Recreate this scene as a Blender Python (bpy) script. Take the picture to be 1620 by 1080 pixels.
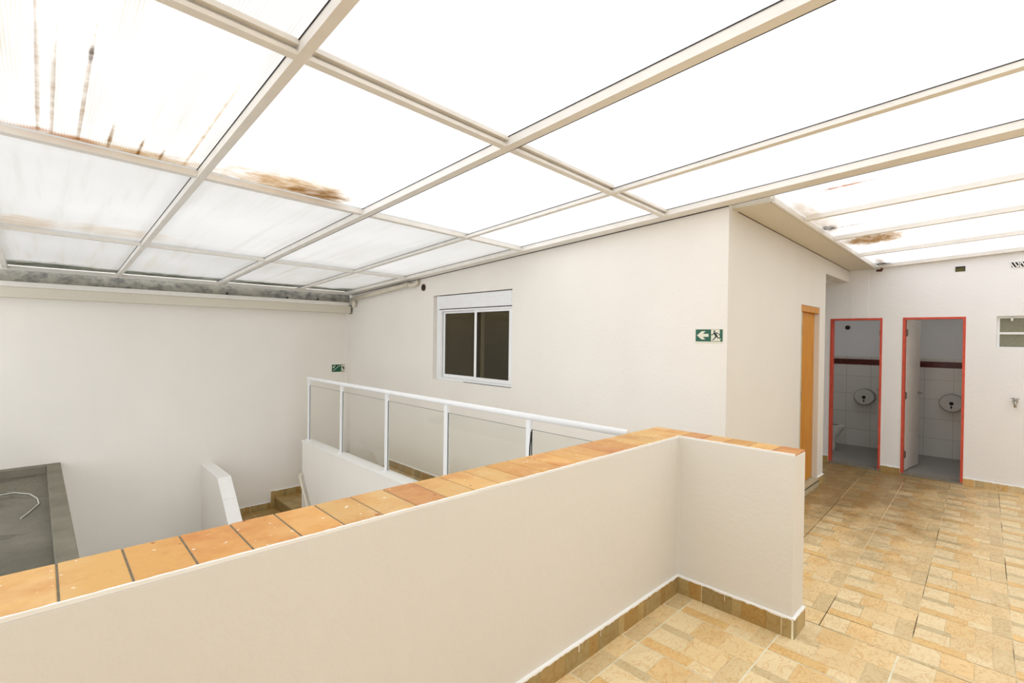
import bpy, bmesh, math, random
from mathutils import Vector, Matrix
random.seed(7)
SC = bpy.context.scene
COL = SC.collection
for o in list(bpy.data.objects):
    bpy.data.objects.remove(o, do_unlink=True)

# ------------------------------------------------------------ camera, sky, exposure
yaw, pit, rol = math.radians(46.005), math.radians(-0.400), math.radians(0.786)
fv = Vector((math.cos(pit)*math.cos(yaw), math.cos(pit)*math.sin(yaw), math.sin(pit)))
rv = Vector((math.sin(yaw), -math.cos(yaw), 0)); uv = rv.cross(fv)
r2 = math.cos(rol)*rv + math.sin(rol)*uv; u2 = -math.sin(rol)*rv + math.cos(rol)*uv
cam_d = bpy.data.cameras.new('camera'); cam = bpy.data.objects.new('camera', cam_d); COL.objects.link(cam)
cam.matrix_world = Matrix(((r2.x, u2.x, -fv.x, 0), (r2.y, u2.y, -fv.y, 0), (r2.z, u2.z, -fv.z, 1.7), (0, 0, 0, 1)))
cam_d.sensor_width = 36; cam_d.sensor_fit = 'HORIZONTAL'; cam_d.lens = 36*770.95/1620
cam_d.clip_start = 0.02; cam_d.clip_end = 200
SC.camera = cam

w = bpy.data.worlds.new('overcast_sky'); SC.world = w; w.use_nodes = True
bg = w.node_tree.nodes['Background']
bg.inputs[0].default_value = (0.96, 0.98, 1.02, 1); bg.inputs[1].default_value = 1.25
SC.view_settings.view_transform = 'Standard'; SC.view_settings.look = 'None'
SC.view_settings.exposure = 0.58; SC.view_settings.gamma = 1; SC.view_settings.use_curve_mapping = False

# ------------------------------------------------------------ materials
def lin(c):
    c = c/255.0
    return c/12.92 if c <= .04045 else ((c+.055)/1.055)**2.4
def rgb(r, g, b): return (lin(r), lin(g), lin(b), 1)

class NT:
    def __init__(s, name):
        s.m = bpy.data.materials.new(name); s.m.use_nodes = True
        s.t = s.m.node_tree; s.n = s.t.nodes; s.l = s.t.links
        s.n.clear(); s.out = s.n.new('ShaderNodeOutputMaterial')
    def node(s, ty, **kw):
        x = s.n.new(ty)
        for k, v in kw.items(): setattr(x, k, v)
        return x
    def link(s, a, b): s.l.new(a, b)
    def pos(s):
        g = s.node('ShaderNodeNewGeometry'); return g.outputs['Position']
    def noise(s, scale, detail=3, vec=None, rough=.5, sv=None):
        n = s.node('ShaderNodeTexNoise'); n.inputs['Scale'].default_value = scale
        n.inputs['Detail'].default_value = detail; n.inputs['Roughness'].default_value = rough
        v = vec or s.pos()
        if sv:
            mp = s.node('ShaderNodeMapping'); mp.inputs['Scale'].default_value = sv
            s.link(v, mp.inputs['Vector']); v = mp.outputs['Vector']
        s.link(v, n.inputs['Vector']); return n.outputs['Fac']
    def ramp(s, fac, a, b, c0=(0, 0, 0, 1), c1=(1, 1, 1, 1)):
        r = s.node('ShaderNodeValToRGB'); r.color_ramp.elements[0].position = a; r.color_ramp.elements[1].position = b
        r.color_ramp.elements[0].color = c0; r.color_ramp.elements[1].color = c1
        s.link(fac, r.inputs[0]); return r.outputs[0]
    def mix(s, fac, a, b, mode='MIX'):
        m = s.node('ShaderNodeMix', data_type='RGBA', blend_type=mode)
        for i, v in ((0, fac), (6, a), (7, b)):
            if isinstance(v, (int, float)): m.inputs[i].default_value = v
            elif isinstance(v, tuple): m.inputs[i].default_value = v
            else: s.link(v, m.inputs[i])
        return m.outputs[2]
    def math(s, op, a, b=None):
        m = s.node('ShaderNodeMath', operation=op)
        for i, v in ((0, a), (1, b)):
            if v is None: continue
            if isinstance(v, (int, float)): m.inputs[i].default_value = v
            else: s.link(v, m.inputs[i])
        return m.outputs[0]
    def ellipse(s, c, r, vec=None):
        # 1 inside, falls to 0 at the rim, edge broken by noise
        mp = s.node('ShaderNodeVectorMath', operation='SUBTRACT'); s.link(vec or s.pos(), mp.inputs[0]); mp.inputs[1].default_value = c
        dv = s.node('ShaderNodeVectorMath', operation='DIVIDE'); s.link(mp.outputs[0], dv.inputs[0]); dv.inputs[1].default_value = r
        ln = s.node('ShaderNodeVectorMath', operation='LENGTH'); s.link(dv.outputs[0], ln.inputs[0])
        return s.math('SUBTRACT', 1.0, ln.outputs['Value'])
    def bsdf(s, col, rough=.6, metal=0, bump=None, bstr=.2, bdist=.01, spec=.5):
        p = s.node('ShaderNodeBsdfPrincipled')
        if isinstance(col, tuple): p.inputs['Base Color'].default_value = col
        else: s.link(col, p.inputs['Base Color'])
        if isinstance(rough, (int, float)): p.inputs['Roughness'].default_value = rough
        else: s.link(rough, p.inputs['Roughness'])
        p.inputs['Metallic'].default_value = metal
        p.inputs['Specular IOR Level'].default_value = spec
        if bump is not None:
            b = s.node('ShaderNodeBump'); b.inputs['Strength'].default_value = bstr; b.inputs['Distance'].default_value = bdist
            s.link(bump, b.inputs['Height']); s.link(b.outputs[0], p.inputs['Normal'])
        s.link(p.outputs[0], s.out.inputs[0]); return p

def plain(name, c, rough=.5, metal=0, var=.06, scale=8, bstr=.0, spec=.5):
    n = NT(name); f = n.noise(scale, 4)
    d = tuple(list(x*(1-var) for x in c[:3])+[1]); l = tuple(list(min(1, x*(1+var)) for x in c[:3])+[1])
    col = n.ramp(f, .3, .7, d, l)
    n.bsdf(col, rough, metal, bump=f if bstr else None, bstr=bstr, spec=spec)
    return n.m

def stucco(name, c):
    n = NT(name)
    a = n.noise(1.3, 4); b = n.noise(34, 5, rough=.6); s = n.noise(3.0, 3, sv=(1, 1, .12))
    col = n.ramp(a, .3, .75, tuple([x*.965 for x in c[:3]]+[1]), c)
    col = n.mix(.35, col, n.ramp(s, .35, .65, (.97, .965, .955, 1), (1, 1, 1, 1)), 'MULTIPLY')
    n.bsdf(col, .85, bump=b, bstr=.35, bdist=.006, spec=.2)
    return n.m

M = {}
M['wall'] = stucco('cream_stucco', rgb(247, 243, 236))
M['wall_cream'] = stucco('warm_cream_stucco', rgb(233, 229, 221))
M['wall_white'] = stucco('white_stucco', rgb(249, 249, 250))
M['steel'] = plain('white_painted_steel', rgb(240, 236, 229), .45, var=.04)
M['alu'] = plain('white_coated_aluminium', rgb(246, 247, 248), .3, var=.02)
M['gasket'] = plain('black_rubber_gasket', rgb(52, 46, 44), .7)
M['paint'] = plain('fresh_white_paint', rgb(253, 252, 249), .6, var=.03)
M['pvc'] = plain('cream_pvc_pipe', rgb(222, 214, 196), .4)
M['gutter'] = stucco('cream_painted_sheet', rgb(226, 219, 203))
M['red'] = plain('red_painted_steel', rgb(214, 84, 62), .45, var=.12, scale=20)
M['red_dark'] = plain('dark_red_mosaic_grout', rgb(70, 32, 26), .5)
M['door_white'] = plain('white_door_paint', rgb(226, 220, 212), .5)
M['pale_jamb'] = plain('pale_grey_green_jamb', rgb(196, 194, 172), .5)
M['chrome'] = plain('brushed_chrome', rgb(180, 178, 172), .28, metal=1)
M['hinge'] = plain('dull_steel_hinge', rgb(120, 118, 108), .4, metal=.8)
M['porcelain'] = plain('white_porcelain', rgb(232, 230, 224), .12, var=.01)
M['plastic'] = plain('white_dispenser_plastic', rgb(214, 211, 205), .3, var=.03)
M['plastic_edge'] = plain('grey_dispenser_rim', rgb(150, 148, 142), .35, var=.03)
M['black'] = plain('black_opening', rgb(22, 20, 18), .6)
M['green'] = plain('safety_green_film', rgb(14, 92, 68), .35, var=.05)
M['lum'] = plain('pale_luminescent_film', rgb(232, 230, 210), .4, var=.02)
M['dark_green'] = plain('dark_green_figure', rgb(16, 52, 42), .4)
M['rust'] = plain('rusty_brown_pipe_mouth', rgb(96, 62, 44), .8)
M['stone_sill'] = plain('grey_granite_sill', rgb(138, 132, 118), .4, var=.3, scale=60)
M['sill_light'] = plain('worn_light_stone_sill', rgb(190, 180, 150), .5, var=.15, scale=30)
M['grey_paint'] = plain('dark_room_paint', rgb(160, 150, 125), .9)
M['toilet_floor'] = plain('grey_toilet_floor', rgb(150, 148, 142), .35, var=.1, scale=30)
M['vent_dark'] = plain('olive_vent_shadow', rgb(98, 92, 50), .8, var=.3, scale=60)
M['white_coping'] = plain('white_glazed_tile', rgb(252, 251, 249), .25, var=.02)
M['wire'] = plain('pale_wire_sheath', rgb(200, 200, 190), .5)
M['tile_joint'] = plain('grey_grout', rgb(120, 112, 92), .85, var=.2, scale=40)

def yellow_wood():
    n = NT('yellow_varnished_door'); g = n.noise(6, 5, sv=(9, 9, .5))
    n.bsdf(n.ramp(g, .3, .7, rgb(188, 120, 0), rgb(216, 146, 8)), .4); return n.m
M['yellow'] = yellow_wood()

def concrete():
    n = NT('damp_grey_concrete')
    a = n.noise(1.1, 6, rough=.62); b = n.noise(28, 5, rough=.7); c = n.noise(2.3, 4, rough=.6)
    v = n.node('ShaderNodeTexNoise'); v.inputs['Scale'].default_value = .9; v.inputs['Detail'].default_value = 6; v.inputs['Distortion'].default_value = 1.6
    n.link(n.pos(), v.inputs['Vector'])
    col = n.ramp(a, .3, .7, rgb(104, 100, 88), rgb(140, 136, 122))
    col = n.mix(n.ramp(v.outputs['Fac'], .47, .50), col, n.mix(.55, col, rgb(84, 80, 68), 'MIX'))
    col = n.mix(n.ramp(v.outputs['Fac'], .50, .53), col, n.ramp(b, .3, .7, rgb(112, 108, 94), rgb(138, 133, 118)))
    col = n.mix(.5, col, n.ramp(b, .25, .75, (.72, .72, .7, 1), (1, 1, 1, 1)), 'MULTIPLY')
    n.bsdf(col, .8, bump=b, bstr=.4, bdist=.01, spec=.25); return n.m
M['concrete'] = concrete()

def rim_concrete():
    n = NT('trowelled_concrete_rim')
    a = n.noise(3, 5); b = n.noise(40, 5, rough=.7)
    col = n.ramp(a, .3, .7, rgb(122, 118, 104), rgb(146, 141, 125))
    col = n.mix(.5, col, n.ramp(b, .25, .75, (.75, .75, .73, 1), (1, 1, 1, 1)), 'MULTIPLY')
    n.bsdf(col, .85, bump=b, bstr=.4, bdist=.008, spec=.2); return n.m
M['rim'] = rim_concrete()

def galv():
    n = NT('weathered_galvanised_sheet'); a = n.noise(7, 6, rough=.7, sv=(1, 1, 1.5)); b = n.noise(60, 3); c = n.noise(2.2, 3)
    col = n.ramp(a, .32, .62, rgb(74, 74, 82), rgb(186, 184, 172))
    col = n.mix(n.ramp(c, .45, .6), col, n.mix(.6, col, rgb(176, 172, 156)))
    col = n.mix(.4, col, n.ramp(b, .3, .7, (.8, .8, .8, 1), (1, 1, 1, 1)), 'MULTIPLY')
    n.bsdf(col, .5, metal=.15); return n.m
M['galv'] = galv()

def stone(name, sat=1.0, dirt_shade=True):
    # printed slate-look tile: tone comes from the face colour, veins from noise
    n = NT(name)
    at = n.node('ShaderNodeVertexColor', layer_name='tone')
    v = n.node('ShaderNodeTexNoise'); v.inputs['Scale'].default_value = 9; v.inputs['Detail'].default_value = 6; v.inputs['Distortion'].default_value = 1.8
    mp = n.node('ShaderNodeMapping'); mp.inputs['Scale'].default_value = (1, 1.5, 1); n.link(n.pos(), mp.inputs['Vector']); n.link(mp.outputs[0], v.inputs['Vector'])
    f = v.outputs['Fac']
    band = n.math('ABSOLUTE', n.math('SUBTRACT', f, .5))
    vein = n.ramp(band, 0.0, .035, (1, 1, 1, 1), (0, 0, 0, 1))
    col = n.mix(n.math('MULTIPLY', vein, .6), at.outputs['Color'], n.mix(1.0, at.outputs['Color'], (.78, .55, .30, 1), 'MULTIPLY'))
    lt = n.ramp(n.noise(5, 4), .5, .7)
    col = n.mix(n.math('MULTIPLY', lt, .35), col, n.mix(1.0, col, (1.18, 1.2, 1.25, 1), 'MULTIPLY'))
    b = n.noise(70, 4, rough=.7)
    col = n.mix(.4, col, n.ramp(b, .3, .7, (.82, .8, .76, 1), (1, 1, 1, 1)), 'MULTIPLY')
    if dirt_shade:
        # grime round the toilet doors, with the dimmer light there painted in
        e = n.ellipse((7.6, 1.75, 0), (3.6, 1.75, 3))
        dn = n.node('ShaderNodeMath', operation='MULTIPLY_ADD'); n.link(e, dn.inputs[0]); dn.inputs[1].default_value = 1.1
        nn = n.math('MULTIPLY', n.math('SUBTRACT', n.noise(2.2, 6, rough=.7), .5), 1.6); n.link(nn, dn.inputs[2])
        col = n.mix(n.math('MULTIPLY', n.ramp(dn.outputs[0], .0, .6), .9), col, n.mix(1.0, col, (.36, .30, .19, 1), 'MULTIPLY'))
    n.bsdf(col, .38, bump=f, bstr=.15, bdist=.004, spec=.4)
    return n.m
M['stone'] = stone('slate_print_floor_tile')
M['stone_base'] = stone('slate_print_skirting_tile', dirt_shade=False)
M['grout'] = plain('pale_floor_grout', rgb(252, 240, 214), .8, var=.15, scale=12)
def grout_far():
    n = NT('soiled_floor_grout')
    col = n.ramp(n.noise(2.0, 4), .40, .54, rgb(96, 78, 48), rgb(236, 212, 168))
    n.bsdf(col, .85); return n.m
M['grout_far'] = grout_far()

def terracotta():
    n = NT('terracotta_coping_tile')
    at = n.node('ShaderNodeVertexColor', layer_name='tone')
    a = n.noise(7, 4); b = n.noise(55, 5, rough=.7); c = n.noise(38, 2); d = n.noise(5, 3)
    col = n.mix(n.ramp(n.noise(4.5, 5, rough=.6), .48, .68), at.outputs['Color'], n.mix(1.0, at.outputs['Color'], (.86, .66, .52, 1), 'MULTIPLY'))
    col = n.mix(n.ramp(a, .45, .62), col, n.mix(1.0, col, (1.03, 1.1, 1.3, 1), 'MULTIPLY'))
    col = n.mix(n.ramp(n.noise(21, 2), .74, .76), col, rgb(168, 96, 46))
    col = n.mix(.5, col, n.ramp(b, .3, .7, (.86, .84, .8, 1), (1, 1, 1, 1)), 'MULTIPLY')
    col = n.mix(n.ramp(c, .70, .73), col, rgb(244, 228, 204))
    n.bsdf(col, .42, bump=b, bstr=.12, bdist=.004, spec=.35); return n.m
M['terracotta'] = terracotta()

def wall_tiles():
    n = NT('white_glazed_wall_tile')
    tc = n.pos(); sp = n.node('ShaderNodeSeparateXYZ'); n.link(tc, sp.inputs[0])
    ad = n.math('ADD', sp.outputs[0], sp.outputs[1]); cb = n.node('ShaderNodeCombineXYZ'); n.link(ad, cb.inputs[0]); n.link(sp.outputs[2], cb.inputs[1])
    br = n.node('ShaderNodeTexBrick'); br.offset = 0; br.inputs['Scale'].default_value = 1
    br.inputs['Brick Width'].default_value = .33; br.inputs['Row Height'].default_value = .29; br.inputs['Mortar Size'].default_value = .003
    br.inputs['Color1'].default_value = rgb(236, 233, 226); br.inputs['Color2'].default_value = rgb(232, 229, 222); br.inputs['Mortar'].default_value = rgb(196, 190, 178)
    n.link(cb.outputs[0], br.inputs['Vector'])
    n.bsdf(br.outputs['Color'], .2); return n.m
M['wtile'] = wall_tiles()

def mosaic():
    n = NT('dark_red_mosaic_tile')
    n.bsdf(n.ramp(n.noise(40, 2), .35, .65, rgb(84, 32, 22), rgb(120, 48, 36)), .25); return n.m
M['mosaic'] = mosaic()

def glass(name, tint, f=.06):
    n = NT(name); t = n.node('ShaderNodeBsdfTransparent'); t.inputs[0].default_value = tint
    g = n.node('ShaderNodeBsdfGlossy'); g.inputs['Roughness'].default_value = .02; g.inputs[0].default_value = (1, 1, 1, 1)
    fr = n.node('ShaderNodeLayerWeight'); fr.inputs[0].default_value = .5
    fac = n.math('ADD', n.math('MULTIPLY', n.math('POWER', fr.outputs['Facing'], 5.0), .9), f*.5)
    mx = n.node('ShaderNodeMixShader'); n.link(fac, mx.inputs[0]); n.link(t.outputs[0], mx.inputs[1]); n.link(g.outputs[0], mx.inputs[2])
    n.link(mx.outputs[0], n.out.inputs[0]); return n.m
M['glass'] = glass('clear_railing_glass', (.972, .978, .968, 1), .03)
M['win_glass'] = glass('tinted_window_glass', (.55, .52, .42, 1))
M['frost'] = plain('frosted_green_grey_glass', rgb(130, 130, 108), .3, var=.08, scale=30)
M['glass_edge'] = plain('dark_glass_edge_seal', rgb(58, 72, 70), .4)

def poly(name, stripes, stains, base=1.0, haze=(.90, .885, .86, 1)):
    n = NT(name)
    col = (1, 1, 1, 1)
    p = n.pos()
    streak = n.noise(2.6, 5, sv=(5, .25, 1), rough=.65)
    c = n.ramp(streak, .30, .50, haze, (1, 1, 1, 1))
    c = n.mix(.8, c, n.ramp(n.noise(.9, 3), .3, .7, (.93, .925, .915, 1), (1, 1, 1, 1)), 'MULTIPLY')
    if stripes:
        wv = n.node('ShaderNodeTexWave', wave_type='BANDS', bands_direction='X'); wv.inputs['Scale'].default_value = 27
        n.link(p, wv.inputs['Vector'])
        c = n.mix(.55, c, n.ramp(wv.outputs['Fac'], .0, .9, (.72, .71, .695, 1), (1, 1, 1, 1)), 'MULTIPLY')
    if base < 1: c = n.mix(1.0, c, (base, base*.985, base*.955, 1), 'MULTIPLY')
    for (cx, cy, rx, ry, cc, st) in stains:
        cx, cy = cx*1.04, cy*1.04
        e = n.ellipse((cx, cy, 2.65), (rx, ry, 4))
        nz = n.math('MULTIPLY', n.math('SUBTRACT', n.noise(7, 6, sv=(1, 2.5, 1), rough=.75), .5), 1.5)
        ff = n.ramp(n.math('ADD', n.math('MINIMUM', e, .5), nz), .05, .8)
        c = n.mix(n.math('MULTIPLY', ff, st), c, cc)
    tr = n.node('ShaderNodeBsdfTranslucent'); df = n.node('ShaderNodeBsdfDiffuse')
    n.link(c, tr.inputs[0]); n.link(c, df.inputs[0])
    mx = n.node('ShaderNodeMixShader'); mx.inputs[0].default_value = .06
    n.link(tr.outputs[0], mx.inputs[1]); n.link(df.outputs[0], mx.inputs[2])
    n.link(mx.outputs[0], n.out.inputs[0]); return n.m
BR = rgb(186, 148, 78); BR2 = rgb(146, 108, 42); GY = rgb(96, 100, 78); RU = rgb(186, 118, 54)
ST_A = [(.33, 3.46, .55, .16, BR, .75), (.0, 3.42, .35, .10, RU, .55), (-.02, 2.9, .010, 1.1, BR2, .55), (.03, 3.0, .008, .9, BR2, .5), (.13, 2.95, .010, .8, BR2, .6), (.25, 3.3, .010, .3, BR2, .9),
        (.38, 3.36, .009, .25, BR2, .9), (.48, 3.42, .009, .22, BR2, .9), (.60, 3.0, .007, 1.0, BR, .6), (.13, 2.45, .010, .09, rgb(90, 62, 40), 1)]
ST_B = [(1.25, 3.42, .46, .30, BR, .75), (1.38, 3.46, .30, .20, BR2, .8), (1.0, 3.40, .42, .3, BR, .4)]
ST_M = [(.0, 7.78, .7, .34, GY, 1), (.9, 7.80, .8, .26, GY, .9), (1.9, 7.80, 1.1, .26, GY, .9), (2.9, 7.80, .9, .26, GY, .9), (3.7, 7.8, .5, .36, GY, 1), (-.1, 5.55, .25, .3, BR, .35), (.5, 5.5, .5, .25, BR, .25)]
ST_R = [(5.98, 1.02, .30, .28, BR2, .9), (5.98, 1.0, .42, .38, BR, .5), (5.0, 1.2, .5, .16, BR, .35), (4.03, .84, .03, .22, RU, .9), (5.25, 1.05, .015, .3, BR2, .8), (4.5, 1.2, .4, .1, BR, .45), (7.7, 1.2, .25, .12, rgb(60, 50, 42), .95), (5.2, 1.22, .12, .08, rgb(70, 60, 50), .9), (7.4, 1.18, .3, .05, BR2, .6)]
M['poly_striped'] = poly('ribbed_polycarbonate', True, ST_A+ST_B, .96)
M['poly'] = poly('milky_polycarbonate', False, ST_B+ST_A[:1])
M['poly_low'] = poly('darker_milky_polycarbonate', False, ST_M, .76, (.95, .945, .93, 1))  # both lower rows get a darker base tint than those above
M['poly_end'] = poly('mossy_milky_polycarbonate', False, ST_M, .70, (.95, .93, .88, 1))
M['poly_right'] = poly('stained_milky_polycarbonate', False, ST_R, 1.0, (.98, .975, .965, 1))

# ------------------------------------------------------------ mesh helpers
class MB:
    def __init__(s): s.v = []; s.f = []; s.c = []; s.sm = []
    def face(s, pts, col=None, sm=False):
        i = len(s.v); s.v += [tuple(p) for p in pts]; s.f.append(tuple(range(i, i+len(pts)))); s.c.append(col); s.sm.append(sm)
    def hexa(s, p, col=None):
        # p: 4 bottom (ccw from above) + 4 top
        i = len(s.v); s.v += [tuple(q) for q in p]
        for f in ((3, 2, 1, 0), (4, 5, 6, 7), (0, 1, 5, 4), (1, 2, 6, 5), (2, 3, 7, 6), (3, 0, 4, 7)):
            s.f.append(tuple(i+k for k in f)); s.c.append(col); s.sm.append(False)
        return s
    def box(s, x0, y0, z0, x1, y1, z1, col=None):
        x0, x1 = min(x0, x1), max(x0, x1); y0, y1 = min(y0, y1), max(y0, y1); z0, z1 = min(z0, z1), max(z0, z1)
        return s.hexa([(x0, y0, z0), (x1, y0, z0), (x1, y1, z0), (x0, y1, z0), (x0, y0, z1), (x1, y0, z1), (x1, y1, z1), (x0, y1, z1)], col)
    def beam(s, a, b, wv, hv):
        # box swept from a to b; cross-section from offset 0..wv and 0..hv
        a, b, wv, hv = Vector(a), Vector(b), Vector(wv), Vector(hv)
        return s.hexa([a, b, b+wv, a+wv, a+hv, b+hv, b+wv+hv, a+wv+hv])
    def prism(s, pts, off, col=None):
        off = Vector(off); n = len(pts); i = len(s.v)
        s.v += [tuple(p) for p in pts] + [tuple(Vector(p)+off) for p in pts]
        s.f.append(tuple(i+k for k in range(n))); s.f.append(tuple(i+n+k for k in reversed(range(n))))
        s.c += [col, col]; s.sm += [False, False]
        for k in range(n):
            j = (k+1) % n; s.f.append((i+j, i+k, i+n+k, i+n+j)); s.c.append(col); s.sm.append(False)
        return s
    def tube(s, pts, r, n=12, caps=True, rs=None):
        pts = [Vector(p) for p in pts]; m = len(pts); i = len(s.v); up = None
        for k, p in enumerate(pts):
            d = (pts[min(k+1, m-1)]-pts[max(k-1, 0)]).normalized()
            if up is None:
                up = d.orthogonal().normalized()
            up = (up-d*up.dot(d)).normalized(); sd = d.cross(up)
            rr = rs[k] if rs else r
            for q in range(n):
                a = 2*math.pi*q/n; s.v.append(tuple(p+up*math.cos(a)*rr+sd*math.sin(a)*rr))
        for k in range(m-1):
            for q in range(n):
                q2 = (q+1) % n
                s.f.append((i+k*n+q, i+k*n+q2, i+(k+1)*n+q2, i+(k+1)*n+q)); s.c.append(None); s.sm.append(True)
        if caps:
            s.f.append(tuple(i+q for q in reversed(range(n)))); s.f.append(tuple(i+(m-1)*n+q for q in range(n)))
            s.c += [None]*2; s.sm += [False]*2
        return s
    def loft(s, rings, caps=True):
        n = len(rings[0]); i = len(s.v)
        for r in rings: s.v += [tuple(p) for p in r]
        for k in range(len(rings)-1):
            for q in range(n):
                q2 = (q+1) % n
                s.f.append((i+k*n+q, i+k*n+q2, i+(k+1)*n+q2, i+(k+1)*n+q)); s.c.append(None); s.sm.append(True)
        if caps:
            s.f.append(tuple(i+q for q in reversed(range(n)))); s.f.append(tuple(i+(len(rings)-1)*n+q for q in range(n)))
            s.c += [None]*2; s.sm += [False]*2
        return s
def root_of(o):
    while o.parent: o = o.parent
    return o
def obj(name, mb, mat, parent=None, label=None, cat=None, group=None, kind=None, origin=None, bevel=0):
    me = bpy.data.meshes.new(name)
    if parent: off = root_of(parent).location.copy()
    elif origin is not None: off = Vector(origin)
    else: off = Vector((0, 0, 0))
    me.from_pydata([tuple(Vector(v)-off) for v in mb.v], [], mb.f)
    if any(c for c in mb.c):
        ca = me.color_attributes.new('tone', 'FLOAT_COLOR', 'CORNER'); k = 0
        for f, c in zip(mb.f, mb.c):
            for _ in f: ca.data[k].color = c or (.5, .4, .3, 1); k += 1
    for p, sm in zip(me.polygons, mb.sm): p.use_smooth = sm
    b = bmesh.new(); b.from_mesh(me); bmesh.ops.recalc_face_normals(b, faces=b.faces); b.to_mesh(me); b.free()
    me.materials.append(M[mat])
    o = bpy.data.objects.new(name, me); COL.objects.link(o)
    if parent: o.parent = parent
    else: o.location = off
    if label: o['label'] = label
    if cat: o['category'] = cat
    if group: o['group'] = group
    if kind: o['kind'] = kind
    if bevel:
        md = o.modifiers.new('bevel', 'BEVEL'); md.width = bevel; md.segments = 2; md.limit_method = 'ANGLE'
    return o
def thing(name, label, cat, loc, group=None, kind=None):
    o = bpy.data.objects.new(name, None); COL.objects.link(o); o.location = loc; o.empty_display_size = .1
    if label: o['label'] = label
    if cat: o['category'] = cat
    if group: o['group'] = group
    if kind: o['kind'] = kind
    return o
def struct(name, mb, mat, parent=None, **k):
    return obj(name, mb, mat, parent, kind=None if parent else 'structure', **k)

def wall_grid(axis, p0, p1, a0, a1, z0, z1, holes=()):
    """slab between p0 and p1 on 'axis' (0: thickness along X, 1: along Y) with rectangular holes (a0,a1,z0,z1)"""
    A = sorted({a0, a1, *[h[0] for h in holes], *[h[1] for h in holes]}); A = [a for a in A if a0 <= a <= a1]
    Z = sorted({z0, z1, *[h[2] for h in holes], *[h[3] for h in holes]}); Z = [z for z in Z if z0 <= z <= z1]
    def solid(i, j):
        if i < 0 or j < 0 or i >= len(A)-1 or j >= len(Z)-1: return False
        ca, cz = (A[i]+A[i+1])/2, (Z[j]+Z[j+1])/2
        return not any(h[0] < ca < h[1] and h[2] < cz < h[3] for h in holes)
    P = (lambda p, a, z: (p, a, z)) if axis == 0 else (lambda p, a, z: (a, p, z))
    mb = MB()
    for i in range(len(A)-1):
        for j in range(len(Z)-1):
            if not solid(i, j): continue
            u0, u1, w0, w1 = A[i], A[i+1], Z[j], Z[j+1]
            for p in (p0, p1): mb.face([P(p, u0, w0), P(p, u1, w0), P(p, u1, w1), P(p, u0, w1)])
            for di, dj, e in ((-1, 0, [(u0, w0), (u0, w1)]), (1, 0, [(u1, w0), (u1, w1)]), (0, -1, [(u0, w0), (u1, w0)]), (0, 1, [(u0, w1), (u1, w1)])):
                if not solid(i+di, j+dj):
                    mb.face([P(p0, *e[0]), P(p0, *e[1]), P(p1, *e[1]), P(p1, *e[0])])
    bmv = mb
    # weld
    me = {}; nv = []; remap = []
    for v in bmv.v:
        k = tuple(round(x, 5) for x in v)
        if k not in me: me[k] = len(nv); nv.append(v)
        remap.append(me[k])
    bmv.v = nv; bmv.f = [tuple(remap[i] for i in f) for f in bmv.f]
    return bmv

# ------------------------------------------------------------ key planes
XW = 3.983      # window wall face
YC = 1.626      # wall with the yellow door
YL = 8.353      # far left wall
XD = 8.037      # wall with the toilet doors
PXI, PXO, PYI, PYO, PYE = 3.108, 3.305, 1.575, 1.852, .872   # parapet
PZ = 1.055
CZ = -.36       # corridor level

# ------------------------------------------------------------ walls
struct('wall_left', wall_grid(1, YL, YL+.2, -2.2, 4.2, -3.0, 3.0), 'wall')
struct('wall_back', wall_grid(0, XW, XW+.15, YC-.0005, YL, -3.0, 3.0, [(4.13, 5.735, 1.11, 2.281)]), 'wall')
struct('wall_side', wall_grid(1, YC, YC+.15, XW+.15, XD, -.2, 3.0, [(5.92, 6.63, .0, 2.108), (6.87, XD, -.2, 2.537)]), 'wall_cream')
struct('wall_right', wall_grid(0, XD, XD+.14, -3.0, 3.6, -.2, 3.0, [(1.242, 1.835, .0, 2.035), (.430, 1.030, .0, 2.035), (-.55, .166, 1.664, 2.034)]), 'wall_white')
struct('wall_west', wall_grid(0, -2.2, -2.0, -3.2, YL+.2, -3.0, 3.2, [(1.9, 8.2, -.9, 2.36), (-2.8, 1.5, 1.9, 2.8)]), 'wall')  # unseen wall, its openings added to bring in more daylight
struct('wall_rear_added', wall_grid(1, -3.2, -3.0, -2.0, XD+.14, -.25, 3.2), 'wall')  # unseen wall behind the camera, added to hold back light from there
# rooms behind (dark interiors)
mb = MB(); mb.box(7.02, YC+.15, -.2, 6.87, 3.6, 2.6); struct('wall_corridor', mb, 'wall_white')
struct('wall_corridor_end', MB().box(6.87, 3.6, -.2, XD+.14, 3.75, 2.6), 'wall_white')
struct('ceiling', MB().box(6.87, YC+.15, 2.537, XD, 3.6, 2.65), 'wall_white')
mb = MB(); mb.box(XW+.15, YL, -.2, 6.87, YL+.1, 3.0); mb.box(6.87, 3.75, -.2, 6.97, YL+.1, 3.0); mb.box(XW+.15, YC+.15, 2.9, 5.9, YL, 3.0); mb.box(XW+.15, YC+.15, -.2, 6.87, YL, 0)  # unseen ceiling gap left here to brighten the room behind the window
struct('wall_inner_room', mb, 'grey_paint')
mb = MB(); mb.box(9.6, -1.6, -.2, 9.75, 2.4, 2.75); mb.box(XD+.14, 2.30, -.2, 9.6, 2.4, 2.75); mb.box(XD+.14, 1.13, -.2, 9.6, 1.18, 2.75); mb.box(XD+.14, .16, -.2, 9.6, .24, 2.75); mb.box(XD+.14, -1.6, -.2, 9.6, -1.5, 2.75)
struct('wall_toilet', mb, 'wtile')
mb = MB(); mb.box(9.594, 1.19, 1.48, 9.6, 2.29, 2.6); mb.box(9.594, .25, 1.48, 9.6, 1.12, 2.6)
struct('trim_1', mb, 'wall_white')
struct('ceiling', MB().box(XD+.66, -1.6, 2.62, 9.75, 2.4, 2.75), 'wall_white')  # stops short of the doors, unseen gap added to light the toilets
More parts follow.
